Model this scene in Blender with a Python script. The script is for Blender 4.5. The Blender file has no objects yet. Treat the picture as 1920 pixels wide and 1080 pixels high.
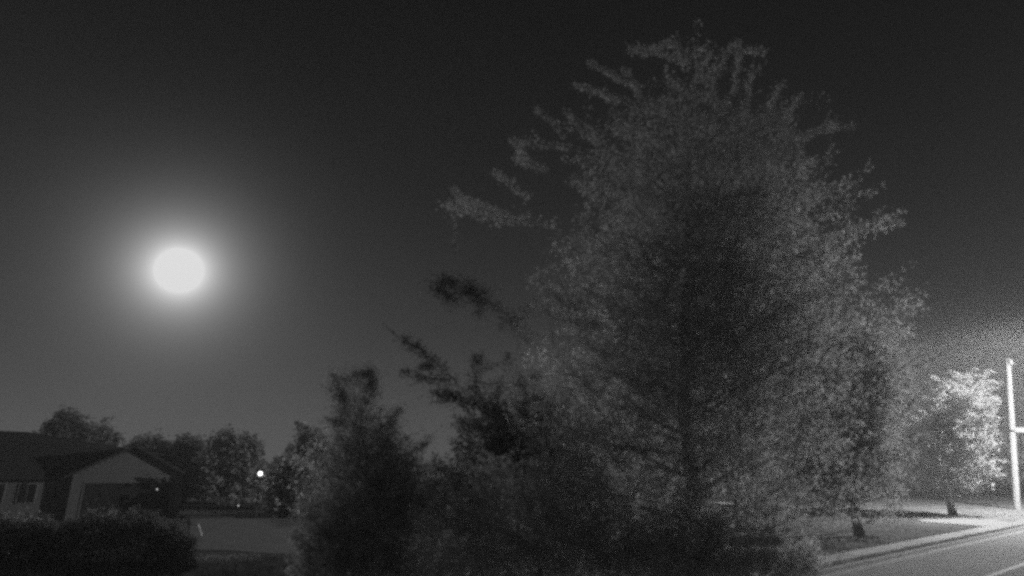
import bpy, math, random
import numpy as np
from mathutils import Vector, Matrix

# ------------------------------------------------------------------ camera
SC = bpy.context.scene
COL = SC.collection
F = 1144.0                      # focal length in photo pixels (1920 wide)
TH = math.radians(16.9)         # the camera looks up by this much
CAMH = 3.2
cam_d = bpy.data.cameras.new('camera')
cam_d.sensor_width = 36.0
cam_d.lens = F / 1920 * 36.0
cam_d.clip_start = 0.1
cam_d.clip_end = 6000
cam = bpy.data.objects.new('camera', cam_d)
COL.objects.link(cam)
cam.location = (0, 0, CAMH)
cam.rotation_euler = (math.radians(90) + TH, 0, 0)
SC.camera = cam
cam_d.dof.use_dof = True          # fixed focus lens: sharp far away, soft on the near branches
cam_d.dof.focus_distance = 300
cam_d.dof.aperture_fstop = 0.27

# ------------------------------------------------------------------ exposure, film
SC.view_settings.view_transform = 'Standard'
SC.view_settings.look = 'None'
SC.view_settings.exposure = 0.0
SC.view_settings.gamma = 1.0
SC.view_settings.use_curve_mapping = False
SC.render.engine = 'CYCLES'
SC.cycles.pixel_filter_type = 'BLACKMAN_HARRIS'
SC.cycles.filter_width = 3.0
SC.cycles.use_denoising = False
SC.cycles.max_bounces = 16
SC.cycles.diffuse_bounces = 12
SC.cycles.transmission_bounces = 12
SC.cycles.volume_bounces = 0
SC.cycles.caustics_reflective = False
SC.cycles.caustics_refractive = False
SC.cycles.sample_clamp_indirect = 1.0
SC.cycles.sample_clamp_direct = 4.5

# ------------------------------------------------------------------ night sky with the moon's aureole
def ray(px, py):
    cx = (px - 960) / F
    cy = (540 - py) / F
    return Vector((cx, math.cos(TH) - cy * math.sin(TH), math.sin(TH) + cy * math.cos(TH)))

MOON = ray(336, 507).normalized()
moon_el = math.asin(MOON.z)
moon_az = math.atan2(MOON.x, MOON.y)

world = bpy.data.worlds.new('World')
SC.world = world
world.use_nodes = True
wn = world.node_tree.nodes
wl = world.node_tree.links
wn.clear()

def wmath(op, a, b=None, c=None):
    n = wn.new('ShaderNodeMath')
    n.operation = op
    for i, v in enumerate((a, b, c)):
        if v is None:
            continue
        if isinstance(v, (int, float)):
            n.inputs[i].default_value = v
        else:
            wl.new(v, n.inputs[i])
    return n.outputs[0]

w_out = wn.new('ShaderNodeOutputWorld')
w_bg = wn.new('ShaderNodeBackground')
w_tc = wn.new('ShaderNodeTexCoord')
w_sky = wn.new('ShaderNodeTexSky')
w_sky.sky_type = 'NISHITA'
w_sky.sun_disc = False
w_sky.sun_elevation = moon_el
w_sky.sun_rotation = moon_az
w_sky.dust_density = 2.0
w_bw = wn.new('ShaderNodeRGBToBW')
wl.new(w_sky.outputs[0], w_bw.inputs[0])
w_dot = wn.new('ShaderNodeVectorMath')
w_dot.operation = 'DOT_PRODUCT'
w_nrm = wn.new('ShaderNodeVectorMath')
w_nrm.operation = 'NORMALIZE'
wl.new(w_tc.outputs['Generated'], w_nrm.inputs[0])
wl.new(w_nrm.outputs[0], w_dot.inputs[0])
w_dot.inputs[1].default_value = MOON
ang = wmath('MULTIPLY', wmath('ARCCOSINE', wmath('MINIMUM', w_dot.outputs['Value'], 1.0)), 180 / math.pi)
w_sep = wn.new('ShaderNodeSeparateXYZ')
wl.new(w_nrm.outputs[0], w_sep.inputs[0])
el = wmath('MULTIPLY', wmath('ARCSINE', w_sep.outputs['Z']), 180 / math.pi)
elp = wmath('MAXIMUM', el, 0.0)

def wexp(x, scale, amp):
    return wmath('MULTIPLY', wmath('EXPONENT', wmath('MULTIPLY', x, -1.0 / scale)), amp)

core = wexp(ang, 1.12, 1.9)
wide = wexp(ang, 2.9, 0.60)
base = wmath('ADD', wexp(elp, 13.0, 0.078), 0.0035)
nish = wmath('MULTIPLY', w_bw.outputs[0], 0.0002)
tot = wmath('ADD', wmath('ADD', core, wide), wmath('ADD', base, nish))
# faint uneven thin haze in the sky
w_n = wn.new('ShaderNodeTexNoise')
w_n.inputs['Scale'].default_value = 2.6
w_n.inputs['Detail'].default_value = 5
wl.new(w_nrm.outputs[0], w_n.inputs['Vector'])
tot = wmath('MULTIPLY', tot, wmath('ADD', wmath('MULTIPLY', w_n.outputs[0], 0.36), 0.82))
tot = wmath('MINIMUM', tot, 0.76)
w_comb = wn.new('ShaderNodeCombineColor')
for i in range(3):
    wl.new(tot, w_comb.inputs[i])
wl.new(w_comb.outputs[0], w_bg.inputs['Color'])
w_bg.inputs['Strength'].default_value = 1.0
wl.new(w_bg.outputs[0], w_out.inputs['Surface'])

# moonlight
sun_d = bpy.data.lights.new('moonlight', 'SUN')
sun_d.energy = 0.6
sun_d.angle = math.radians(0.6)
sun = bpy.data.objects.new('moonlight', sun_d)
COL.objects.link(sun)
# the lamp stands just above the moon's disc, so that the disc does not block it
sun.rotation_euler = ray(338, 430).to_track_quat('Z', 'Y').to_euler()

# ------------------------------------------------------------------ helpers
rng = np.random.default_rng(7)
random.seed(7)

def at(px, py, Y):
    """world point on the photo's pixel ray at the world depth Y"""
    d = ray(px, py)
    return Vector((0, 0, CAMH)) + d * (Y / d.y)

def G(px, py, z=0.0):
    d = ray(px, py)
    t = (z - CAMH) / d.z
    return Vector((0, 0, CAMH)) + d * t

def tag(o, label=None, cat=None, group=None, kind=None):
    if label: o['label'] = label
    if cat: o['category'] = cat
    if group: o['group'] = group
    if kind: o['kind'] = kind
    return o

def empty(name, loc, label, cat, group=None, rz=0.0):
    o = bpy.data.objects.new(name, None)
    COL.objects.link(o)
    o.location = loc
    o.rotation_euler = (0, 0, rz)
    o.empty_display_size = 0.3
    tag(o, label, cat, group)
    return o

def mat(name, grey, rough=0.8, noise=None, amp=0.3, bump=0.0, bscale=40.0, trans=0.0, spec=0.3,
        emit=None, hue=None):
    """noise: scale of the value variation; amp: its share"""
    m = bpy.data.materials.new(name)
    m.use_nodes = True
    nt = m.node_tree
    n, l = nt.nodes, nt.links
    b = n['Principled BSDF']
    col = (grey, grey, grey, 1) if not isinstance(grey, tuple) else (*grey, 1)
    b.inputs['Base Color'].default_value = col
    b.inputs['Roughness'].default_value = rough
    b.inputs['Specular IOR Level'].default_value = spec
    if noise:
        tc = n.new('ShaderNodeTexCoord')
        t1 = n.new('ShaderNodeTexNoise')
        t1.inputs['Scale'].default_value = noise
        t1.inputs['Detail'].default_value = 6
        t1.inputs['Roughness'].default_value = 0.65
        l.new(tc.outputs['Object'], t1.inputs['Vector'])
        mr = n.new('ShaderNodeMapRange')
        mr.inputs['From Min'].default_value = 0.3
        mr.inputs['From Max'].default_value = 0.7
        mr.inputs['To Min'].default_value = col[0] * (1 - amp)
        mr.inputs['To Max'].default_value = col[0] * (1 + amp)
        l.new(t1.outputs[0], mr.inputs['Value'])
        cc = n.new('ShaderNodeCombineColor')
        for i in range(3):
            l.new(mr.outputs[0], cc.inputs[i])
        l.new(cc.outputs[0], b.inputs['Base Color'])
        if trans:
            tcol = cc.outputs[0]
    if bump:
        tc2 = n.new('ShaderNodeTexCoord')
        t2 = n.new('ShaderNodeTexNoise')
        t2.inputs['Scale'].default_value = bscale
        t2.inputs['Detail'].default_value = 4
        l.new(tc2.outputs['Object'], t2.inputs['Vector'])
        bp = n.new('ShaderNodeBump')
        bp.inputs['Strength'].default_value = bump
        bp.inputs['Distance'].default_value = 0.05
        l.new(t2.outputs[0], bp.inputs['Height'])
        l.new(bp.outputs[0], b.inputs['Normal'])
    if trans:
        tr = n.new('ShaderNodeBsdfTranslucent')
        tr.inputs['Color'].default_value = col
        mx = n.new('ShaderNodeMixShader')
        mx.inputs[0].default_value = trans
        l.new(b.outputs[0], mx.inputs[1])
        l.new(tr.outputs[0], mx.inputs[2])
        l.new(mx.outputs[0], n['Material Output'].inputs['Surface'])
        if noise:
            l.new(tcol, tr.inputs['Color'])
    if emit is not None:
        b.inputs['Emission Color'].default_value = (1, 1, 1, 1)
        b.inputs['Emission Strength'].default_value = emit
    return m

# the photograph is a near-infrared night picture: living leaves and grass reflect and pass most of that light
M = {}
M['leaf'] = mat('tree_leaf', 0.66, 0.8, spec=0.0, noise=1.6, amp=0.42, trans=0.5)
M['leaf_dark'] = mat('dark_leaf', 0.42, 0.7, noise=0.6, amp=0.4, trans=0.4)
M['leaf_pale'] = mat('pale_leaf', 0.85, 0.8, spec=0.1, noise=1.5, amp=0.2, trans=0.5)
M['yew'] = mat('hedge_leaf', 0.3, 0.7, noise=0.6, amp=0.4, trans=0.2)
M['leaf_arm'] = mat('elder_leaf', 0.22, 0.8, spec=0.0, noise=0.6, amp=0.4, trans=0.3)
M['bark'] = mat('bark', 0.33, 0.9, noise=6, amp=0.4, bump=0.8, bscale=18)
M['grass_blade'] = mat('grass_blade', 0.24, 0.8, noise=0.5, amp=0.35, trans=0.35)
M['lawn'] = mat('lawn', 0.13, 0.95, spec=0.0, noise=0.35, amp=0.35, bump=0.9, bscale=14)
M['asphalt'] = mat('asphalt', 0.23, 0.85, spec=0.05, noise=1.2, amp=0.18, bump=0.5, bscale=60)
M['lane'] = mat('lighter_asphalt', 0.28, 0.85, spec=0.05, noise=2.0, amp=0.16, bump=0.5, bscale=60)  # slightly lighter asphalt for the strip beside the kerb
M['concrete'] = mat('concrete', 0.44, 0.9, spec=0.05, noise=1.6, amp=0.16, bump=0.3, bscale=45)
M['concrete_b'] = mat('older_concrete', 0.39, 0.9, spec=0.05, noise=2.2, amp=0.18, bump=0.3, bscale=45)
M['lawn_lit'] = mat('moonlit_lawn_tone', 0.22, 0.9, spec=0.0, noise=0.8, amp=0.15, bump=0.3, bscale=30)  # lawn in moonlight, painted as a paler even colour
M['shingle'] = mat('roof_shingle', 0.06, 0.95, noise=5, amp=0.35, bump=0.4, bscale=30)
M['siding'] = mat('house_siding', 0.18, 0.8, noise=1.5, amp=0.12)
M['trim'] = mat('white_trim', 0.3, 0.7, noise=3, amp=0.1)
M['door'] = mat('garage_door', 0.035, 0.6, noise=2, amp=0.15)
M['glass'] = mat('window_glass', 0.02, 0.12, spec=0.6)
M['wood_pole'] = mat('weathered_wood', 0.22, 0.9, noise=5, amp=0.3, bump=0.6, bscale=12)
M['metal'] = mat('galvanised_metal', 0.15, 0.6, noise=6, amp=0.15)
M['dark_metal'] = mat('dark_metal', 0.05, 0.5, noise=6, amp=0.15)
M['white'] = mat('white_paint', 0.7, 0.5, noise=8, amp=0.08)
M['stone'] = mat('pale_stone', 0.30, 0.9, noise=5, amp=0.3, bump=0.5, bscale=12)
M['rubber'] = mat('tyre_rubber', 0.03, 0.8, noise=8, amp=0.2)
M['line'] = mat('worn_white_line', 0.5, 0.8, noise=3.0, amp=0.3)

def emis(name, v):
    m = bpy.data.materials.new(name)
    m.use_nodes = True
    n = m.node_tree.nodes
    n.clear()
    e = n.new('ShaderNodeEmission')
    e.inputs['Color'].default_value = (1, 1, 1, 1)
    e.inputs['Strength'].default_value = v
    o = n.new('ShaderNodeOutputMaterial')
    m.node_tree.links.new(e.outputs[0], o.inputs['Surface'])
    return m
M['moon'] = emis('moon_face', 0.76)
M['lamp'] = emis('lit_lamp_lens', 6.0)
M['lamp_and_glint'] = emis('lit_bulb_and_glint', 0.8)  # for the garden light and the added glint at the garage door

class MB:
    def __init__(self):
        self.v, self.f = [], []
    def quad(self, *p):
        i = len(self.v)
        self.v += [tuple(q) for q in p]
        self.f.append(tuple(range(i, i + len(p))))
    def box(self, x0, x1, y0, y1, z0, z1, M4=None):
        i = len(self.v)
        ps = [(x0, y0, z0), (x1, y0, z0), (x1, y1, z0), (x0, y1, z0), (x0, y0, z1), (x1, y0, z1), (x1, y1, z1), (x0, y1, z1)]
        if M4 is not None:
            ps = [tuple(M4 @ Vector(p)) for p in ps]
        self.v += ps
        for f in ((0, 3, 2, 1), (4, 5, 6, 7), (0, 1, 5, 4), (1, 2, 6, 5), (2, 3, 7, 6), (3, 0, 4, 7)):
            self.f.append(tuple(i + k for k in f))
    def prism(self, poly, d0, d1, fn):
        """poly: 2-D outline, extruded between d0 and d1; fn(a, b, d) -> xyz"""
        i = len(self.v)
        n = len(poly)
        self.v += [tuple(fn(a, b, d0)) for a, b in poly] + [tuple(fn(a, b, d1)) for a, b in poly]
        self.f.append(tuple(i + k for k in range(n))[::-1])
        self.f.append(tuple(i + n + k for k in range(n)))
        for k in range(n):
            j = (k + 1) % n
            self.f.append((i + k, i + j, i + n + j, i + n + k))
    def tube(self, pts, radii, ns=8, caps=True):
        pts = [Vector(p) for p in pts]
        i0 = len(self.v)
        up = Vector((0, 0, 1))
        for k, p in enumerate(pts):
            d = (pts[min(k + 1, len(pts) - 1)] - pts[max(k - 1, 0)]).normalized()
            a = d.cross(Vector((0.31, 0.95, 0.05)) if abs(d.y) < 0.9 else Vector((1, 0, 0))).normalized()
            b = d.cross(a)
            for s in range(ns):
                t = 2 * math.pi * s / ns
                self.v.append(tuple(p + (a * math.cos(t) + b * math.sin(t)) * radii[k]))
        for k in range(len(pts) - 1):
            for s in range(ns):
                s2 = (s + 1) % ns
                self.f.append((i0 + k * ns + s, i0 + k * ns + s2, i0 + (k + 1) * ns + s2, i0 + (k + 1) * ns + s))
        if caps:
            self.f.append(tuple(i0 + s for s in range(ns))[::-1])
            self.f.append(tuple(i0 + (len(pts) - 1) * ns + s for s in range(ns)))
    def ellipsoid(self, c, r, nu=14, nv=9):
        i0 = len(self.v)
        for j in range(nv + 1):
            ph = math.pi * j / nv
            for i in range(nu):
                th = 2 * math.pi * i / nu
                self.v.append((c[0] + r[0] * math.sin(ph) * math.cos(th), c[1] + r[1] * math.sin(ph) * math.sin(th), c[2] + r[2] * math.cos(ph)))
        for j in range(nv):
            for i in range(nu):
                i2 = (i + 1) % nu
                self.f.append((i0 + j * nu + i, i0 + (j + 1) * nu + i, i0 + (j + 1) * nu + i2, i0 + j * nu + i2))
    def build(self, name, m, parent=None, smooth=False, bevel=0.0):
        me = bpy.data.meshes.new(name)
        me.from_pydata(self.v, [], self.f)
        me.validate()
        me.update()
        me.materials.append(m)
        if smooth:
            me.polygons.foreach_set('use_smooth', [True] * len(me.polygons))
        o = bpy.data.objects.new(name, me)
        COL.objects.link(o)
        if parent is not None:
            o.parent = parent
        if bevel:
            bv = o.modifiers.new('bevel', 'BEVEL')
            bv.width = bevel
            bv.segments = 2
        return o

def quads_mesh(name, V, m, parent=None):
    """V: (n,4,3) array of quads"""
    n = len(V)
    me = bpy.data.meshes.new(name)
    me.vertices.add(n * 4)
    me.vertices.foreach_set('co', V.reshape(-1).astype(np.float32))
    me.loops.add(n * 4)
    me.loops.foreach_set('vertex_index', np.arange(n * 4, dtype=np.int32))
    me.polygons.add(n)
    me.polygons.foreach_set('loop_start', np.arange(0, n * 4, 4, dtype=np.int32))
    me.update(calc_edges=True)
    me.materials.append(m)
    o = bpy.data.objects.new(name, me)
    COL.objects.link(o)
    if parent is not None:
        o.parent = parent
    return o

def proj(P):
    """photo pixel of world points (n,3)"""
    x, y, z = P[:, 0], P[:, 1], P[:, 2] - CAMH
    dep = y * math.cos(TH) + z * math.sin(TH)
    upv = -y * math.sin(TH) + z * math.cos(TH)
    return 960 + F * x / dep, 540 - F * upv / dep

def leaf_quads(P, size, rs, flat=0.35, ratio=0.62):
    """a pointed, folded leaf at every point"""
    n = len(P)
    a = rs.normal(size=(n, 3)); a[:, 2] *= 0.8
    a /= np.linalg.norm(a, axis=1)[:, None] + 1e-9
    nrm = rs.normal(size=(n, 3)); nrm[:, 2] += flat * 3
    b = np.cross(nrm, a)
    b /= np.linalg.norm(b, axis=1)[:, None] + 1e-9
    s = (size * rs.uniform(0.6, 1.3, n))[:, None]
    c = np.cross(a, b) * s * 0.16
    return np.stack([P - a * s * 0.5, P + b * s * ratio * 0.5 + c, P + a * s * 0.5, P - b * s * ratio * 0.5 + c], axis=1)

def unit(v):
    return v / (np.linalg.norm(v, axis=-1, keepdims=True) + 1e-9)

def make_shoots(B, D, L, rs, per, leaf, spread, bend=0.25):
    """leafy shoots: base points B, directions D, lengths L -> leaf points and twig polylines"""
    n = len(B)
    up = np.array([0, 0, 1.0])
    side = rs.normal(size=(n, 3)) * bend
    C = B + D * (L * 0.5)[:, None] + side * (L * 0.3)[:, None]
    E = B + unit(D + side * 0.5 + up * 0.12) * L[:, None]
    idx = np.repeat(np.arange(n), per)
    t = rs.uniform(0.02, 1.0, len(idx)) ** 0.85
    P = (1 - t)[:, None] ** 2 * B[idx] + (2 * t * (1 - t))[:, None] * C[idx] + (t ** 2)[:, None] * E[idx]
    w = spread * (1.05 - 0.55 * t)
    P = P + rs.normal(size=P.shape) * w[:, None]
    return P, (B, C, E)

def twig_tubes(mb_v, mb_f, B, C, E, r0, r1):
    n = len(B)
    ts = [0, 0.34, 0.67, 1.0]
    rings = []
    ax = unit(np.cross(E - B, np.array([0.2, 0.9, 0.3])))
    bx = unit(np.cross(E - B, ax))
    for t in ts:
        P = (1 - t) ** 2 * B + 2 * t * (1 - t) * C + t * t * E
        r = (r0 + (r1 - r0) * t)
        for k in range(3):
            th = 2 * math.pi * k / 3
            rings.append(P + (ax * math.cos(th) + bx * math.sin(th)) * r)
    R = np.stack(rings, axis=1).reshape(n, 4, 3, 3)
    Q = []
    for s in range(3):
        for k in range(3):
            k2 = (k + 1) % 3
            Q.append(np.stack([R[:, s, k], R[:, s, k2], R[:, s + 1, k2], R[:, s + 1, k]], axis=1))
    return np.concatenate(Q, axis=0)

def bez(a, b, c, n):
    return [a * (1 - t) ** 2 + b * 2 * t * (1 - t) + c * t * t for t in [i / (n - 1) for i in range(n)]]

def tree(name, base, env, label, cat='tree', group=None, seed=1, trunk_r=0.2, trunk_top=0.8, n_limbs=14, n_shoots=600,
         shoot_len=(0.5, 1.2), per=50, leaf=0.08, spread=0.12, leaf_mat='leaf', gaps=(), extra=(), depth=1.0,
         inner=0.45, lean=(0, 0), clumps=0, clip=None, trunk_base=0.0, cl=0.32):
    """env: rows (z, centre_x offset, radius) from bottom to top; extra: explicit shoots (base, end, spread, leaves)"""
    rs = np.random.default_rng(seed)
    base = Vector(base)
    root = empty(name, base, label, cat, group)
    env = sorted(env)
    ez = np.array([e[0] for e in env]); ec = np.array([e[1] for e in env]); er = np.array([e[2] for e in env])
    H = ez[-1]
    # trunk
    top = Vector((lean[0] + np.interp(H * trunk_top, ez, ec), lean[1], H * trunk_top))
    mid = Vector((np.interp(ez[0] + 0.3, ez, ec) * 0.35, 0, H * 0.35))
    tp = bez(Vector((0, 0, trunk_base - 0.1)), mid, top, 9)
    for q in tp[1:-1]:
        q.x += rs.normal() * trunk_r * 0.25; q.y += rs.normal() * trunk_r * 0.25
    mb = MB()
    rad = [trunk_r * (1.35 if k == 0 else 1.0) * (1 - 0.82 * k / 8) for k in range(9)]
    mb.tube(tp, rad, 9)
    tr = mb.build('trunk', M['bark'], root, smooth=True)
    # limbs
    limbs = []
    for k in range(n_limbs):
        t = 0.22 + 0.75 * (k + rs.uniform(0, 1)) / n_limbs
        s = tp[min(8, int(t * 8))].lerp(tp[min(8, int(t * 8) + 1)], t * 8 % 1)
        a = k * 2.4 + rs.uniform(-0.4, 0.4)
        ze = min(H * 0.97, max(ez[0] + 0.2, s.z + rs.uniform(0.03, 0.2) * H))
        R = np.interp(ze, ez, er) * rs.uniform(0.55, 0.85)
        e = Vector((np.interp(ze, ez, ec) + math.cos(a) * R, math.sin(a) * R * depth, ze))
        m_ = s.lerp(e, 0.5) + Vector((rs.normal() * 0.1 * R, rs.normal() * 0.1 * R, -0.05 * R))
        pts = bez(s, m_, e, 7)
        r0 = max(0.010, trunk_r * 0.27 * (1 - 0.6 * t))
        lm = MB()
        lm.tube(pts, [r0 * (1 - 0.85 * q / 6) for q in range(7)], 6)
        lm.build('limb', M['bark'], root, smooth=True)
        limbs += pts[2:]
    # shoots through the crown's volume
    N = n_shoots * 6
    z = rs.uniform(ez[0], ez[-1], N)
    R = np.interp(z, ez, er)
    keep = rs.uniform(0, er.max(), N) < er.max() * (R / er.max()) ** 1.5
    z, R = z[keep][:n_shoots], R[keep][:n_shoots]
    n = len(z)
    a = rs.uniform(0, 2 * math.pi, n)
    rr = (inner + (1 - inner) * rs.uniform(0, 1, n) ** 0.7)
    X = np.interp(z, ez, ec)
    B = np.stack([X + np.cos(a) * rr * R * 0.93, np.sin(a) * rr * R * depth * 0.93, z], axis=1)
    if clumps:
        cs = B[rs.integers(0, n, clumps)]
        which = rs.integers(0, clumps, n)
        B = B * (1 - cl) + cs[which] * cl + rs.normal(size=B.shape) * 0.05 * er.max()
    D = np.stack([np.cos(a), np.sin(a) * depth, 0.35 + 0.5 * rs.normal(size=n)], axis=1)
    D = unit(D + rs.normal(size=D.shape) * 0.45)
    L = rs.uniform(shoot_len[0], shoot_len[1], n)
    B = B - D * (L * 0.35)[:, None]
    P, (B0, C0, E0) = make_shoots(B, D, L, rs, per, leaf, spread)
    tw = [twig_tubes(None, None, B0, C0, E0, min(0.014, trunk_r * 0.08), 0.003)]
    Ps = [P]
    for (b, e, sp, nl) in extra:
        b = np.array(b) - np.array(base); e = np.array(e) - np.array(base)
        c = (b + e) / 2 + rs.normal(size=3) * 0.08 * np.linalg.norm(e - b) + np.array([0, 0, 0.06 * np.linalg.norm(e - b)])
        t = rs.uniform(0.0, 1.0, nl)
        Q = (1 - t)[:, None] ** 2 * b + (2 * t * (1 - t))[:, None] * c + (t ** 2)[:, None] * e
        lump = 0.75 + 0.5 * np.sin(t * 23 + rs.uniform(0, 6)) ** 2
        Q += rs.normal(size=Q.shape) * (sp * lump)[:, None]
        Ps.append(Q)
        if nl > 140:                      # side sprigs, so that a bough is not an even brush
            ln = np.linalg.norm(e - b)
            k_ = 5 if nl < 500 else 9
            tt = rs.uniform(0.1, 0.9, k_)
            SB = (1 - tt)[:, None] ** 2 * b + (2 * tt * (1 - tt))[:, None] * c + (tt ** 2)[:, None] * e
            SD = unit((e - b)[None] / ln + rs.normal(size=(k_, 3)) * 0.75)
            SL = rs.uniform(0.12, 0.3, k_) * min(ln, 2.6)
            SP, (s0, s1, s2) = make_shoots(SB, SD, SL, rs, max(10, nl // 22), leaf, sp * 0.6)
            Ps.append(SP)
            tw.append(twig_tubes(None, None, s0, s1, s2, 0.008, 0.003))
        tw.append(twig_tubes(None, None, b[None], c[None], e[None], 0.02, 0.004))
    P = np.concatenate(Ps)
    bw = np.array(base)
    if len(gaps) or clip is not None:
        px, py = proj(P + bw)
        ok = np.ones(len(P), bool)
        for (x0, y0, x1, y1) in gaps:
            wob = 5 * np.sin(px * 0.21 + py * 0.33)
            ok &= ~((px > x0 - wob) & (px < x1 + wob) & (py > y0 + wob * 0.3) & (py < y1 - wob * 0.3))
        if clip is not None:
            ok &= clip(px, py)
        P = P[ok]
    P = P[P[:, 2] > 0.05]
    Q = leaf_quads(P, leaf, rs)
    quads_mesh('crown', Q, M[leaf_mat], root)
    T = np.concatenate(tw)
    o = quads_mesh('twigs', T, M['bark'], root)
    o['kind'] = 'stuff'
    return root

# ------------------------------------------------------------------ setting: ground, street
U = Vector((0.768, 0.640, 0)).normalized()      # along the street
Nn = Vector((-U.y, U.x, 0))                     # away from the street
S = CAMH / 2.6
k0 = G(1688, 1047.5)
def street(s, n, z=0.0):
    p = k0 + U * s + Nn * n
    return Vector((p.x, p.y, z))

mb = MB()
gx = [-700, -250, -120, -60, -30, -10, 10, 30, 60, 120, 250, 700]
gy = [-60, 0, 15, 30, 60, 100, 180, 400, 900]
for i in range(len(gx) - 1):
    for j in range(len(gy) - 1):
        mb.quad((gx[i], gy[j], 0), (gx[i + 1], gy[j], 0), (gx[i + 1], gy[j + 1], 0), (gx[i], gy[j + 1], 0))
ground = mb.build('ground', M['lawn'])
ground['kind'] = 'structure'

def sheet(name, s0, s1, n0, n1, z, m, seg=12):
    b = MB()
    for i in range(seg):
        a, c = s0 + (s1 - s0) * i / seg, s0 + (s1 - s0) * (i + 1) / seg
        b.quad(street(a, n0, z), street(c, n0, z), street(c, n1, z), street(a, n1, z))
    o = b.build(name, m)
    o['kind'] = 'structure'
    return o

sheet('road', -60, 220, -11.5, -3.55, 0.004, M['asphalt'])
sheet('parking_lane', -60, 220, -3.45, -0.26, 0.006, M['lane'])
sheet('lane_line', -60, 220, -3.58, -3.40, 0.012, M['line'], 40)
# kerb with gutter, in segments one can tell apart
kerb = MB()
kb = bpy.data.objects.new('kerb', None); COL.objects.link(kb); kb['kind'] = 'structure'
segme = None
rot = Matrix.Rotation(math.atan2(U.y, U.x), 4, 'Z')
for i in range(-4, 24):
    if segme is None:
        b = MB()
        b.v = []
        prof = [(-0.26, 0.0), (-0.26, 0.012), (0.08, 0.02), (0.12, 0.13), (0.27, 0.14), (0.27, 0.0)]
        b.prism(prof, 0.01, 2.99, lambda a_, b_, d_: (d_, a_, b_))
        o = b.build('kerb_stone', M['concrete'], kb)
        segme = o.data
    else:
        o = bpy.data.objects.new('kerb_stone', segme)
        COL.objects.link(o)
        o.parent = kb
    o.matrix_local = Matrix.Translation(street(i * 3.0, 0)) @ rot

def slabs(name, s0, s1, n0, n1, step, z, m_list):
    r = bpy.data.objects.new(name, None); COL.objects.link(r); r['kind'] = 'structure'
    base_me = []
    for m_ in m_list:
        b = MB()
        b.box(0.012, step - 0.012, n0, n1, 0.0, z)
        me = bpy.data.meshes.new('paving_slab')
        me.from_pydata(b.v, [], b.f); me.update(); me.materials.append(m_)
        base_me.append(me)
    i = 0
    s = s0
    while s < s1:
        o = bpy.data.objects.new('paving_slab', random.choice(base_me))
        COL.objects.link(o); o.parent = r
        o.matrix_local = Matrix.Translation(street(s, 0, random.uniform(-0.004, 0.006))) @ rot
        s += step
        i += 1
    return r
slabs('pavement', -12, 90, 1.15, 2.15, 1.25, 0.04, [M['concrete'], M['concrete_b']])

# path that leaves the pavement and runs left across the lawn
pa = [G(1730, 979), G(1722, 975.5), G(1800, 973.5), G(1868, 976), G(1905, 982), G(1852, 988), G(1790, 983.5)]
b = MB()
i0 = 0
b.v = [(p.x, p.y, 0.035) for p in pa] + [(p.x, p.y, 0.0) for p in pa]
n = len(pa)
b.f = [tuple(range(n))] + [(k, k + n, (k + 1) % n + n, (k + 1) % n) for k in range(n)]
b.build('path', M['concrete'])['kind'] = 'structure'

# pale sheet beside the neighbouring garage: moonlight on the lawn put into its colour
lit_pts = [G(356, 968.5), G(560, 968), G(760, 975), G(820, 1030), G(640, 1040), G(520, 1039), G(430, 1033), G(357, 1031)]
b = MB()
b.v = [(p.x, p.y, 0.02) for p in lit_pts]
b.f = [tuple(range(len(lit_pts)))]
b.build('moonlit_lawn', M['lawn_lit'])['kind'] = 'structure'

# ------------------------------------------------------------------ moon
b = MB()
mc = Vector((0, 0, CAMH)) + MOON * 2500
b.ellipsoid((0, 0, 0), (81, 81, 81), 48, 24)
mo = b.build('moon', M['moon'], smooth=True)
mo.location = mc
tag(mo, 'full white overexposed moon glowing in the hazy night sky', 'moon')
mo.visible_shadow = True

# ------------------------------------------------------------------ neighbouring house with garage
ha = math.radians(30)
GP = G(120, 976); GP.z = 0
house = empty('house', GP, 'dark single storey house with a front gabled garage at the left edge', 'house', rz=ha)
W = 7.2       # width of the garage front
He, Hp = 3.15, 5.15
# walls
b = MB()
b.box(0, W, 0.12, 9.5, 0, He)
b.box(0, 0.72, 0.0, 0.119, 0, He)
b.box(6.53, W, 0.0, 0.119, 0, He)
b.box(0.721, 6.529, 0.0, 0.119, 2.62, He)
b.box(-14.5, -0.003, 0.9, 9.5, 0, He)
b.build('wall', M['siding'], house)
# lap siding boards: real relief on the front faces
sid = None
def board(x0, x1, y, z):
    bb = MB()
    bb.prism([(0, 0), (-0.03, 0), (-0.008, 0.19), (0, 0.19)], x0, x1, lambda a_, b_, d_: (d_, y + a_, z + b_))
    bb.build('siding_board', M['siding'], house)
for k in range(15):
    z = 0.1 + k * 0.2
    if z < 2.55:
        board(0.0, 0.72, -0.002, z); board(6.55, W, -0.002, z)
    else:
        board(0.0, W, -0.002, z)
for k in range(9):       # gable boards
    z = He + 0.02 + k * 0.2
    hw = (Hp - z - 0.22) / (Hp - He) * (W / 2)
    if hw > 0.2:
        board(W / 2 - hw, W / 2 + hw, -0.002, z)
for k in range(15):
    board(-14.5, -0.05, 0.898, 0.1 + k * 0.2)
# gable wall
b = MB()
b.prism([(0, He), (W, He), (W / 2, Hp - 0.08)], 0.0, 0.2, lambda a_, b_, d_: (a_, d_, b_))
b.build('gable_wall', M['siding'], house)
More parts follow.
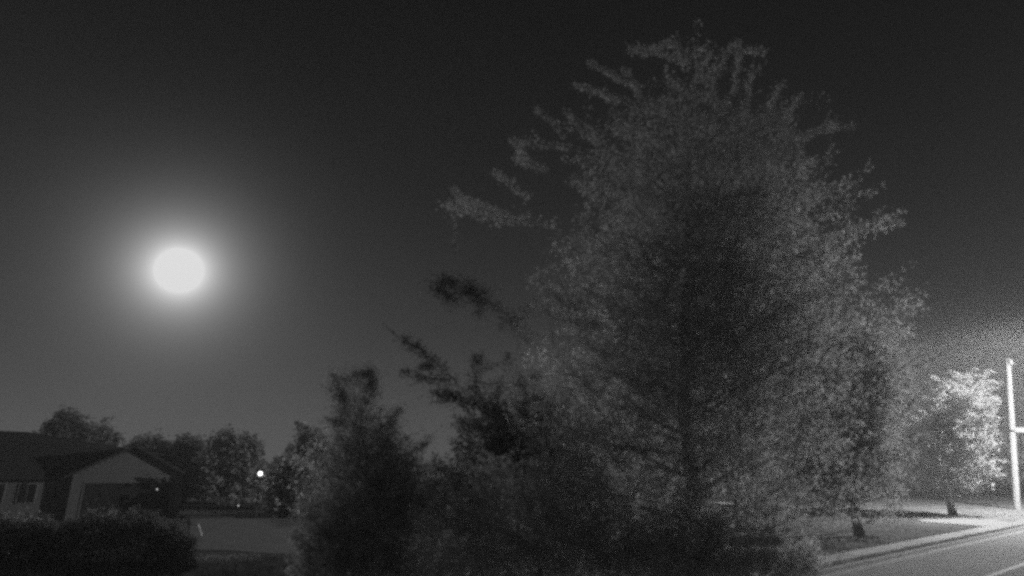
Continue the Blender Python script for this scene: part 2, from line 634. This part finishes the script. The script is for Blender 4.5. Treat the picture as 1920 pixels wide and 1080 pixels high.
# garage roof: two slopes with thickness
ov = 0.45
sl = (Hp - He) / (W / 2)
b = MB()
for sg in (-1, 1):
    x_e = W / 2 + sg * (W / 2 + ov)
    z_e = He - ov * sl
    pr = [(W / 2, Hp), (x_e, z_e), (x_e, z_e + 0.14), (W / 2, Hp + 0.15)]
    if sg > 0: pr = pr[::-1]
    b.prism(pr, -0.5, 9.0, lambda a_, b_, d_: (a_, d_, b_))
b.build('garage_roof', M['shingle'], house)
# white rake boards
for sg in (-1, 1):
    b = MB()
    x_e = W / 2 + sg * (W / 2 + ov)
    z_e = He - ov * sl
    b.prism([(W / 2, Hp - 0.06), (x_e, z_e - 0.06), (x_e, z_e + 0.13), (W / 2, Hp + 0.13)], -0.53, -0.503, lambda a_, b_, d_: (a_, d_, b_))
    b.build('rake_board', M['shingle'], house)
# main roof, ridge along x
Rz = 5.95
b = MB()
Rz = 6.3
P0, P1 = -15.3, 5.4
b.v = [(P0, 0.3, He - 0.2), (-0.2, 0.3, He - 0.2), (5.2, 4.6, 4.55), (P0, 5.9, Rz + 0.25), (-4.0, 5.9, Rz + 0.02), (P1 + 0.6, 6.2, 4.75), (P0, 10.1, He - 0.2), (7.6, 10.1, He - 0.2)]
b.f = [(0, 1, 2, 5, 4, 3), (3, 4, 5, 7, 6), (0, 3, 6)]
b.build('main_roof', M['shingle'], house)
b = MB(); b.box(P0, -0.5, 0.2, 0.29, He - 0.36, He - 0.18); b.build('gutter', M['shingle'], house)
# garage door with panels
dr = MB(); dr.box(0.85, 6.4, 0.07, 0.11, 0.02, 2.5)
door = dr.build('garage_door', M['door'], house)
for r_ in range(4):
    for c_ in range(6):
        pb = MB()
        x0 = 0.93 + c_ * 0.91
        pb.box(x0, x0 + 0.83, 0.05, 0.068, 0.08 + r_ * 0.61, 0.6 + r_ * 0.61)
        pb.build('door_panel', M['door'], door)
for (x0, x1, z0, z1) in ((0.72, 0.84, 0, 2.62), (6.41, 6.53, 0, 2.62), (0.72, 6.53, 2.51, 2.63)):
    b = MB(); b.box(x0, x1, -0.06, 0.02 if z0 == 0 else 0.018, z0, z1 if z0 else 2.505); b.build('door_frame', M['siding'], house)
# windows on the set-back wall
for (x0, x1) in ((-6.6, -5.5), (-4.9, -3.8), (-3.1, -2.0), (-1.5, -0.7), (-10.4, -9.0)):
    b = MB()
    b.box(x0, x1, 0.80, 0.86, 1.15, 2.55)
    wdw = b.build('window', M['trim'], house)
    b = MB(); b.box(x0 + 0.07, (x0 + x1) / 2 - 0.03, 0.785, 0.798, 1.22, 2.48); b.build('pane', M['glass'], wdw)
    b = MB(); b.box((x0 + x1) / 2 + 0.03, x1 - 0.07, 0.785, 0.798, 1.22, 2.48); b.build('pane', M['glass'], wdw)
# small glowing fitting added in place of a glint on the garage door
b = MB(); b.box(5.42, 5.5, -0.2, 0.01, 2.1, 2.16)
glint_o = b.build('glint_fitting', M['dark_metal'], house)
b = MB(); b.ellipsoid((5.46, -0.17, 2.05), (0.05, 0.05, 0.06), 8, 6); b.build('glow_bead', M['lamp_and_glint'], glint_o)

# ------------------------------------------------------------------ street lamp on a wooden pole
pb_ = G(1907, 955); ptop = at(1890.5, 672, pb_.y - 0.2)
pole = empty('street_lamp', (pb_.x, pb_.y, 0), 'tall wooden pole carrying a lit street lamp at the right edge', 'street lamp')
dt = ptop - Vector((pb_.x, pb_.y, 0))
b = MB(); b.tube([Vector((0, 0, -0.2)), dt * 0.3, dt * 0.6, dt], [0.27, 0.25, 0.22, 0.17], 14)
b.build('pole', M['wood_pole'], pole, smooth=False)
tag(pole, 'tall weathered wooden utility pole lit from its right at the right edge', 'utility pole')
pole.name = 'utility_pole'
b = MB(); b.box(-0.14, 0.14, -0.5, -0.25, 0, 0.5); br = b.build('bracket', M['metal'], pole); br.location = dt * 0.95
pb2 = at(2190, 888, 49.0); pb2.z = 0
pole = empty('street_lamp', pb2, 'lit street lamp with a long arm just beyond the right edge', 'street lamp')
pb_sign = pb_
pb_ = pb2
dt = Vector((0, 0, 15.2))
b = MB(); b.tube([(0, 0, -0.2), (0, 0, 7), (0, 0, 15.2)], [0.14, 0.12, 0.1], 14); b.build('pole', M['metal'], pole, smooth=True)
lamp_p = at(2005, 604, 48.5) - Vector((pb_.x, pb_.y, 0))
arm_s = dt * 0.985
mid = arm_s.lerp(lamp_p, 0.5) + Vector((0, 0, 0.35))
b = MB(); b.tube(bez(arm_s, mid, lamp_p + Vector((-0.1, 0.2, 0.1)), 8), [0.05] * 8, 8)
b.build('arm', M['metal'], pole, smooth=True)
b = MB(); b.ellipsoid((lamp_p.x, lamp_p.y, lamp_p.z + 0.12), (0.24, 0.5, 0.14), 16, 8); b.build('lamp_head', M['metal'], pole, smooth=True)
b = MB(); b.ellipsoid((lamp_p.x, lamp_p.y, lamp_p.z - 0.02), (0.17, 0.33, 0.13), 14, 8); lens = b.build('lens', M['lamp'], pole, smooth=True)
b = MB(); b.box(-0.2, 0.2, -0.03, 0.03, 0, 0.4); br = b.build('bracket', M['metal'], pole); br.location = arm_s + Vector((0, -0.2, -0.2))
LP = Vector((pb_.x, pb_.y, 0)) + lamp_p
ld = bpy.data.lights.new('street_lamp_light', 'SPOT')
ld.spot_size = math.radians(178)
ld.spot_blend = 0.12
ld.energy = 68000
ld.shadow_soft_size = 0.25
lo = bpy.data.objects.new('street_lamp_light', ld)
COL.objects.link(lo)
lo.parent = pole
lo.location = lamp_p + Vector((0, 0, -0.35))
# street name sign on the pole
sp = at(1903, 806, pb_sign.y - 0.45)
sg = empty('street_sign', (sp.x, sp.y, sp.z), 'small white sign blade fixed to the wooden lamp pole', 'sign')
b = MB(); b.box(0.0, 1.35, -0.02, 0.02, -0.22, 0.22); b.build('sign_plate', M['white'], sg, bevel=0.01)
b = MB(); b.box(-0.25, 0.02, -0.012, 0.35, -0.05, 0.05); b.build('bracket', M['metal'], sg)

# ------------------------------------------------------------------ trees
BT = at(1300, 888, 17.0); BT.z = 0
def row(py, xl, xr, Y=17.0, c=BT):
    a, d = at(xl, py, Y), at(xr, py, Y)
    return (max(0.1, a.z), (a.x + d.x) / 2 - c.x, (d.x - a.x) / 2)
env = [row(95, 1235, 1400), row(150, 1150, 1450), row(230, 1060, 1530), row(300, 1010, 1560), row(400, 1000, 1640),
       row(500, 1045, 1680), row(600, 1040, 1700), row(700, 950, 1700), row(800, 850, 1710), row(900, 840, 1690), row(1000, 820, 1640), row(1070, 800, 1620)]
def ex(pts, Y0, Y1, sp, n):
    (x0, y0), (x1, y1) = pts
    return (at(x0, y0, Y0), at(x1, y1, Y1), sp, n)
shoots = [
    ex(((1330, 150), (1250, 78)), 17, 16.8, .08, 260), ex(((1290, 120), (1178, 95)), 17, 16.6, .075, 420), ex(((1275, 82), (1190, 92)), 17, 16.7, .06, 240),
    ex(((1200, 165), (1103, 115)), 17, 16.4, .06, 330), ex(((1215, 215), (1165, 130)), 17, 16.5, .07, 200),
    ex(((1160, 190), (1077, 160)), 16.6, 16.2, .06, 260), ex(((1250, 215), (1150, 182)), 16.6, 16.2, .07, 240),
    ex(((1330, 190), (1385, 75)), 17, 17, .06, 300), ex(((1375, 180), (1388, 78)), 17, 17, .06, 240), ex(((1385, 95), (1437, 94)), 17, 17.2, .06, 200),
    ex(((1300, 160), (1335, 95)), 17, 17.2, .06, 200), ex(((1400, 220), (1410, 140)), 17, 17.2, .06, 200),
    ex(((1440, 240), (1470, 155)), 17, 17.4, .06, 220), ex(((1465, 235), (1502, 175)), 17, 17.4, .055, 240),
    ex(((1490, 270), (1572, 232)), 17, 17.4, .07, 300), ex(((1500, 262), (1600, 240)), 17.4, 17.8, .05, 150),
    ex(((1480, 300), (1530, 306)), 17, 17.6, .06, 150), ex(((1500, 290), (1508, 338)), 17, 17.6, .06, 150),
    ex(((1060, 260), (1002, 203)), 16.6, 16, .05, 180), ex(((1120, 270), (1058, 208)), 16.6, 16, .07, 260), ex(((1080, 275), (962, 265)), 16.4, 16, .07, 330),
    ex(((985, 305), (962, 262)), 16.2, 16, .07, 200), ex(((1020, 320), (968, 300)), 16.2, 16, .08, 220), ex(((990, 370), (925, 322)), 16.4, 16, .07, 240),
    ex(((960, 415), (862, 370)), 16.4, 16, .08, 380), ex(((900, 408), (832, 386)), 16.2, 16, .09, 260), ex(((862, 372), (846, 352)), 16, 16, .06, 90),
    ex(((855, 470), (850, 400)), 16, 16, .035, 30), ex(((1040, 420), (900, 405)), 16.4, 16, .09, 260),
    ex(((1050, 560), (998, 520)), 16, 15.6, .08, 200), ex(((1070, 580), (1010, 545)), 16, 15.6, .08, 200),
    ex(((1640, 430), (1695, 418)), 17, 17, .05, 160), ex(((1580, 440), (1680, 412)), 17, 17, .09, 240),
    ex(((1680, 700), (1745, 660)), 17, 17, .16, 260), ex(((1660, 620), (1725, 560)), 17, 17, .16, 260), ex(((1690, 780), (1740, 720)), 17, 17, .16, 260),
]
GAPS = [(1364, 998, 1466, 1026), (1484, 1003, 1500, 1014), (1540, 990, 1605, 1010), (1322, 932, 1372, 950), (1345, 917, 1373, 927),
        (1600, 985, 1760, 1100)]
tree('maple_tree', BT, env, 'huge leafy tree with long upright shoots filling the middle of the view', seed=11, trunk_r=0.26, trunk_top=0.86,
     n_limbs=46, n_shoots=3700, shoot_len=(0.7, 1.9), per=54, leaf=0.08, spread=0.13, leaf_mat='leaf', gaps=GAPS, extra=shoots, depth=0.72, inner=0.15, clumps=200, cl=0.4,
     clip=lambda px, py: ((py < 985) | (px < 1596 - np.maximum(0, py - 1035) * 1.6)))

dark_arms = [
    # dark arms against the sky on the left
    ex(((1000, 640), (810, 530)), 18.7, 17.7, 0.172, 1300), ex(((900, 590), (870, 515)), 18.2, 17.8, 0.149, 450), ex(((860, 570), (815, 540)), 18.2, 17.8, 0.149, 450), ex(((960, 620), (1010, 560)), 18.7, 18.2, 0.149, 300),
    ex(((860, 720), (760, 640)), 18.4, 18.0, 0.115, 450), ex(((840, 710), (750, 695)), 18.4, 18.0, 0.103, 300), ex(((760, 645), (718, 605)), 18.0, 17.8, 0.034, 20), ex(((790, 690), (815, 680)), 18.4, 18.0, 0.115, 160),
    ex(((890, 760), (895, 665)), 18.6, 18.2, 0.149, 500), ex(((880, 760), (815, 740)), 18.6, 18.2, 0.161, 500), ex(((960, 790), (870, 740)), 18.6, 18.2, 0.172, 500), ex(((960, 830), (860, 800)), 18.6, 18.2, 0.207, 700),

]
TD = at(1010, 900, 19.5); TD.z = 0
tree('box_elder', TD, [row(640, 960, 1010, 19.5, TD), row(700, 900, 1060, 19.5, TD), row(780, 850, 1150, 19.5, TD), row(860, 780, 1180, 19.5, TD), row(940, 740, 1180, 19.5, TD), row(1030, 760, 1150, 19.5, TD)],
     'darker tree reaching long leafy boughs out to the left of the huge tree', seed=17, trunk_r=0.16, n_limbs=20, n_shoots=800, shoot_len=(0.5, 1.2), per=56,
     leaf=0.09, spread=0.13, leaf_mat='leaf_arm', extra=dark_arms, depth=0.7, inner=0.1, clumps=70, gaps=GAPS)

def cenv(h0, h1, r, p=0.75, top=0.25):
    rows = []
    for k in range(9):
        t = k / 8
        rows.append((h0 + (h1 - h0) * t, 0.0, r * max(0.12, math.sin(math.pi * (0.12 + 0.86 * t) ** p))))
    return rows

# slimmer tree left of the big one
TB = at(690, 900, 19.0); TB.z = 0
envB = [row(690, 630, 700, 19, TB), row(740, 612, 715, 19, TB), row(790, 612, 765, 19, TB), row(850, 590, 800, 19, TB), row(920, 570, 850, 19, TB),
        row(990, 540, 900, 19, TB), row(1060, 530, 920, 19, TB)]
tree('young_tree', TB, envB, 'dark bushy tree with a narrow top, left of the huge tree', seed=21, trunk_r=0.13, n_limbs=22, n_shoots=900,
     shoot_len=(0.4, 1.0), per=36, leaf=0.085, spread=0.13, depth=0.7, inner=0.1, clumps=60, cl=0.5, leaf_mat='leaf',
     extra=[ex(((650, 780), (624, 700)), 19, 19, .2, 900), ex(((690, 760), (698, 700)), 19, 19, .2, 900), ex(((640, 712), (694, 698)), 19, 19, .17, 700), ex(((660, 850), (665, 730)), 19, 19, .38, 700), ex(((720, 900), (730, 790)), 19, 19, .3, 600),
            ex(((720, 800), (755, 765)), 19, 19, .14, 400), ex(((650, 800), (607, 790)), 19, 19, .1, 250), ex(((780, 850), (808, 820)), 19, 19, .12, 250)])
# low leafy growth at the bottom of the view
SH = at(1010, 980, 15.0); SH.z = 0
envS = [row(790, 930, 1010, 15, SH), row(840, 850, 1060, 15, SH), row(900, 760, 1180, 15, SH), row(980, 690, 1330, 15, SH), row(1060, 660, 1440, 15, SH), row(1100, 660, 1450, 15, SH)]
tree('lilac_shrub', SH, envS, 'broad dense shrub growing under the huge tree at the bottom', cat='shrub', seed=31, trunk_r=0.07, n_limbs=18, n_shoots=650,
     shoot_len=(0.4, 1.0), per=36, leaf=0.085, spread=0.13, depth=0.35, inner=0.1, clumps=90, gaps=GAPS)
SR = at(1440, 1000, 15.6); SR.z = 0
tree('dogwood_shrub', SR, [row(940, 1250, 1420, 15.6, SR), row(980, 1180, 1500, 15.6, SR), row(1030, 1120, 1590, 15.6, SR), row(1100, 1100, 1570, 15.6, SR)],
     'dense shrub in front of the lit road edge, right of the broad one', cat='shrub', seed=37, trunk_r=0.06, n_limbs=14, n_shoots=700,
     shoot_len=(0.3, 0.8), per=38, leaf=0.085, spread=0.12, depth=0.35, inner=0.1, clumps=70, gaps=GAPS,
     clip=lambda px, py: (px < 1596 - np.maximum(0, py - 1035) * 1.6))
S2 = at(640, 1000, 17.5); S2.z = 0
tree('small_shrub', S2, [row(915, 590, 640, 17.5, S2), row(960, 555, 700, 17.5, S2), row(1030, 545, 790, 17.5, S2), row(1090, 540, 800, 17.5, S2)], 'low loose shrub around the foot of the narrow topped tree', cat='shrub',
     seed=33, trunk_r=0.05, n_limbs=8, n_shoots=480, shoot_len=(0.3, 0.8), per=34, leaf=0.09, spread=0.12, depth=0.6, inner=0.1)
# little sprig by the road edge
S3 = G(1530, 1085)
S3 = Vector((S3.x * 0.9, S3.y * 0.9, 0))
tree('sapling', S3, [(1.15, 0.0, 0.03), (1.25, 0, 0.1), (1.5, 0, 0.25), (1.7, 0, 0.12)], 'thin sapling stem with few leaves in front of the road edge', cat='sapling', seed=35,
     trunk_r=0.02, n_limbs=3, n_shoots=12, shoot_len=(0.15, 0.35), per=16, leaf=0.07, spread=0.05)

# street trees on the lawn behind the pavement
T4 = G(1613, 1006)
h4 = T4.y
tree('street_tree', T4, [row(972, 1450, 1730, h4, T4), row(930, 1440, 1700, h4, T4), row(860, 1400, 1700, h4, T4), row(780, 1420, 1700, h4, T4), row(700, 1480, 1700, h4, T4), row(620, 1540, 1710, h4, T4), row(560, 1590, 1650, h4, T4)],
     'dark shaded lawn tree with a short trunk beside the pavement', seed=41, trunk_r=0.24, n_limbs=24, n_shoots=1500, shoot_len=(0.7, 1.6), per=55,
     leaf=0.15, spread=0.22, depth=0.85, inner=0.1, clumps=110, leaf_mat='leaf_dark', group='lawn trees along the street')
T5 = G(1787, 966)
h5 = T5.y
tree('street_tree', T5, [row(928, 1672, 1830, h5, T5), row(900, 1664, 1860, h5, T5), row(850, 1662, 1868, h5, T5), row(790, 1672, 1868, h5, T5), row(740, 1712, 1866, h5, T5), row(700, 1780, 1860, h5, T5)],
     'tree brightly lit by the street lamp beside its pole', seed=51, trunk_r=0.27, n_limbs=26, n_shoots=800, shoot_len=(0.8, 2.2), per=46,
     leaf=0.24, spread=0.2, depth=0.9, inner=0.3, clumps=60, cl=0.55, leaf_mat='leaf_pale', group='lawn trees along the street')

# far trees
def far(px0, px1, pyt, pyb, Y, seed, label, h0=None, mt='leaf_dark', ns=260, leaf=0.55):
    c = at((px0 + px1) / 2, 888, Y); c.z = 0
    w = (px1 - px0) / 2
    m_ = (px0 + px1) / 2
    rows = []
    for k in range(8):
        t = k / 7
        py = pyb + (pyt - pyb) * t
        ww = w * math.sqrt(max(0.03, 1 - (max(0, t - 0.35) / 0.68) ** 2)) * (0.75 + 0.25 * min(1, t * 4))
        rows.append(row(py, m_ - ww, m_ + ww, Y, c))
    tree('far_tree', c, rows, label, seed=seed, trunk_r=0.3, n_limbs=8, n_shoots=ns, shoot_len=(1.2, 2.6), per=40, leaf=leaf, spread=0.45, depth=0.9, inner=0.1,
         clumps=22, leaf_mat=mt, group='far trees on the skyline')
far(85, 165, 772, 890, 62, 61, 'tall rounded tree rising behind the house roof at far left', leaf=.45)
far(150, 220, 800, 900, 66, 62, 'small low tree behind the gable top of the garage', leaf=.45, ns=160)
far(225, 325, 815, 955, 72, 63, 'dark round tree just right of the garage gable')
far(300, 400, 817, 960, 76, 64, 'dark round tree, middle one between garage and lit globe lamp')
far(375, 502, 806, 962, 70, 65, 'big dome shaped far tree left of the lit globe lamp', ns=420)
far(470, 545, 868, 962, 84, 66, 'low dark tree behind the lit globe lamp', ns=160)
far(530, 650, 812, 965, 60, 67, 'dark round tree behind the narrow topped tree', ns=320)
far(505, 590, 868, 968, 50, 68, 'dark shrubby tree right of the lit globe lamp', ns=220, leaf=.4)
far(1850, 1990, 760, 915, 90, 69, 'dark tree behind the wooden lamp pole', ns=320)
far(1560, 1720, 850, 965, 95, 70, 'dark far tree low behind the shaded lawn tree', ns=260)
far(1230, 1420, 840, 968, 90, 71, 'dark far tree behind the lower middle of the huge tree', ns=300)
far(1400, 1580, 850, 966, 100, 72, 'dark far tree seen dimly left of the shaded lawn tree', ns=260)
far(1700, 1850, 850, 930, 110, 73, 'low dark far tree behind the brightly lit tree', ns=220)
far(760, 900, 870, 965, 95, 74, 'low far tree behind the gap left of the huge tree', ns=220)
far(880, 1100, 870, 965, 100, 75, 'far tree hidden mostly by the huge tree on its left side', ns=220)

# hedge in front of the garage
def hedge(name, pxs, pyt, pyb, Y, label, seed, dz=1.2, mt='yew'):
    rs = np.random.default_rng(seed)
    a, c = at(pxs[0], pyb, Y), at(pxs[1], pyb, Y)
    root = empty(name, ((a.x + c.x) / 2, Y, 0), label, 'hedge')
    h = at(pxs[0], pyt, Y).z
    n = int(26000)
    L = (c.x - a.x) / 2
    P = np.stack([rs.uniform(-L, L, n), rs.uniform(-dz / 2, dz / 2, n), rs.uniform(0, 1, n)], axis=1)
    top = h * (0.80 + 0.10 * np.sin(P[:, 0] * 1.3) + 0.07 * np.sin(P[:, 0] * 3.1 + 1) + 0.05 * np.sin(P[:, 0] * 7.7 + P[:, 1] * 3) + 0.09 * rs.exponential(0.5, n)) * np.sqrt(np.clip(1 - (np.abs(P[:, 1]) / (dz * 0.56)) ** 4, 0, 1))
    top *= np.clip((L + 0.1 - np.abs(P[:, 0])) / 0.8, 0.2, 1) ** 0.4
    P[:, :2] += rs.normal(size=(n, 2)) * 0.07
    P[:, 2] = P[:, 2] ** 0.9 * top
    quads_mesh('foliage', leaf_quads(P, 0.11, rs), M[mt], root)
    b = MB()
    for k in range(14):
        x = -L + 1.2 + k * (2 * L - 2.4) / 13
        b.tube([(x, 0, -0.05), (x + 0.1, 0.05, h * 0.4), (x - 0.1, -0.1, h * 0.75)], [0.03, 0.022, 0.01], 5)
    b.build('stems', M['bark'], root)['kind'] = 'stuff'
hedge('hedge', (-60, 357), 952, 1031, 24.6, 'dark clipped hedge in front of the garage', 81)

# ------------------------------------------------------------------ small things
# globe lamp between the far trees
gp = at(488, 888, 48.0)
gl = empty('globe_lamp', (gp.x, gp.y, 0), 'lit round lamp on a thin post between the far dark trees', 'lamp')
b = MB(); b.tube([(0, 0, 0), (0, 0, gp.z - 0.3)], [0.06, 0.05], 8); b.build('post', M['dark_metal'], gl)
b = MB(); b.ellipsoid((0, 0, gp.z), (0.16, 0.16, 0.16), 18, 12); b.build('globe', emis('bright_globe', 3.0), gl, smooth=True)
b = MB(); b.tube([(0, 0, gp.z - 0.48), (0, 0, gp.z - 0.3)], [0.16, 0.2], 10); b.build('collar', M['dark_metal'], gl)
# path light
g2 = at(447, 948, 50.0)
pl = empty('path_light', (g2.x, g2.y, 0), 'tiny lit garden light at the far edge of the pale moonlit lawn patch', 'garden light')
b = MB(); b.tube([(0, 0, 0), (0, 0, g2.z - 0.05)], [0.02, 0.02], 6); b.build('stake', M['dark_metal'], pl)
b = MB(); b.ellipsoid((0, 0, g2.z), (0.05, 0.05, 0.06), 8, 6); b.build('glow_bead', M['lamp_and_glint'], pl)
b = MB(); b.tube([(0, 0, g2.z + 0.06), (0, 0, g2.z + 0.12)], [0.12, 0.02], 8); b.build('cap', M['dark_metal'], pl)
# leaning white marker stake on the edge of the pale lawn patch
g3 = G(378, 1006); g3b = at(371, 985, g3.y)
ms = empty('marker_stake', (g3.x, g3.y, 0), 'short white marker stake leaning beside the dark hedge', 'stake')
v = g3b - Vector((g3.x, g3.y, 0))
b = MB(); b.tube([Vector((0, 0, -0.03)), v * 0.55 + Vector((0.03, 0, 0)), v], [0.05, 0.045, 0.05], 8); b.build('rod', M['white'], ms)
b = MB(); b.ellipsoid(tuple(v), (0.075, 0.06, 0.09), 10, 6); b.build('reflector', M['white'], ms, smooth=True)
# row of pale edging stones at the back of the pale lawn patch
rsn = random.Random(5)
for k in range(7):
    p = G(448 + k * 10.5, 971)
    b = MB()
    b.ellipsoid((0, 0, 0.16), (0.34 + rsn.uniform(-.06, .06), 0.25, 0.22 + rsn.uniform(-.05, .05)), 10, 7)
    o = b.build('edging_stone', M['stone'], smooth=True)
    o.location = (p.x, p.y, 0)
    words = ('leftmost', 'second from left', 'third from left', 'middle', 'third from right', 'second from right', 'rightmost')[k]
    tag(o, words + ' pale low boulder of the row along the far edge of the moonlit lawn patch', 'boulder', 'pale boulders along the driveway edge')

# pale car parked beyond the huge tree
cp = at(1350, 950, 40.0)
car = empty('parked_car', (cp.x, cp.y, 0), 'pale parked car seen through a gap in the huge tree', 'car', rz=math.radians(200))
prof = [(-2.2, .35), (-2.25, .75), (-2.1, .95), (-1.5, 1.02), (-.85, 1.45), (.6, 1.48), (1.25, 1.0), (2.1, .85), (2.25, .6), (2.2, .35)]
b = MB(); b.prism(prof, -.88, .88, lambda a_, b_, d_: (a_, d_, b_)); b.build('body', M['white'], car, bevel=0.06)
b = MB(); b.prism([(-1.3, 1.04), (-.8, 1.4), (.55, 1.42), (1.05, 1.04)], -.887, .887, lambda a_, b_, d_: (a_, d_, b_)); b.build('window', M['glass'], car)
for x in (-1.4, 1.4):
    for y in (-.8, .8):
        b = MB(); b.tube([(x, y - .11, .33), (x, y + .11, .33)], [.33, .33], 16); wh = b.build('wheel', M['rubber'], car)
        b = MB(); b.tube([(x, y - .118, .33), (x, y + .118, .33)], [.19, .19], 12); b.build('rim', M['metal'], wh)

# grass: short tufts where the lawn is close enough to show them
rs = np.random.default_rng(91)
n = 90000
pxs = rs.uniform(-60, 1980, n); pys = 915 + 190 * rs.uniform(0, 1, n) ** 0.6
cy = (540 - pys) / F
dz = math.sin(TH) + cy * math.cos(TH); t = -CAMH / dz
P = np.stack([(pxs - 960) / F * t, (math.cos(TH) - cy * math.sin(TH)) * t, np.zeros(n)], axis=1)
rel = P - np.array(k0)
nn = rel @ np.array(Nn)
ok = (nn > 0.3) & ~((nn > 1.1) & (nn < 2.2))
px, py = proj(P)
ok &= ~((px > 350) & (px < 860) & (py > 964) & (py < 1042))
ok &= ~((px > 1715) & (py > 971) & (py < 990))
P = P[ok]
n = len(P)
h = rs.uniform(0.04, 0.11, n)[:, None]
a = rs.uniform(0, 2 * math.pi, n)
d = np.stack([np.cos(a), np.sin(a), np.zeros(n)], axis=1)
lean_ = rs.normal(size=(n, 3)) * 0.35; lean_[:, 2] = 1
w = 0.035
Q = np.stack([P - d * w, P + d * w, P + d * w * 0.4 + lean_ * h, P - d * w * 0.4 + lean_ * h], axis=1)
gr = quads_mesh('grass', Q, M['grass_blade'])
gr['kind'] = 'stuff'
tag(gr, 'short mown lawn grass on both sides of the trees', 'grass', None, 'stuff')

# ------------------------------------------------------------------ damp night air
hz = MB(); hz.box(-190, 190, -12, 190, -1.0, 20.0)
vm = bpy.data.materials.new('night_haze')
vm.use_nodes = True
vn = vm.node_tree.nodes
vn.clear()
pv = vn.new('ShaderNodeVolumePrincipled')
pv.inputs['Color'].default_value = (0.9, 0.9, 0.9, 1)
pv.inputs['Density'].default_value = 0.00115
pv.inputs['Anisotropy'].default_value = 0.3
vo = vn.new('ShaderNodeOutputMaterial')
vm.node_tree.links.new(pv.outputs[0], vo.inputs['Volume'])
ho = hz.build('haze', vm)
ho['kind'] = 'stuff'
ho['label'] = 'thin damp night haze over the whole scene'
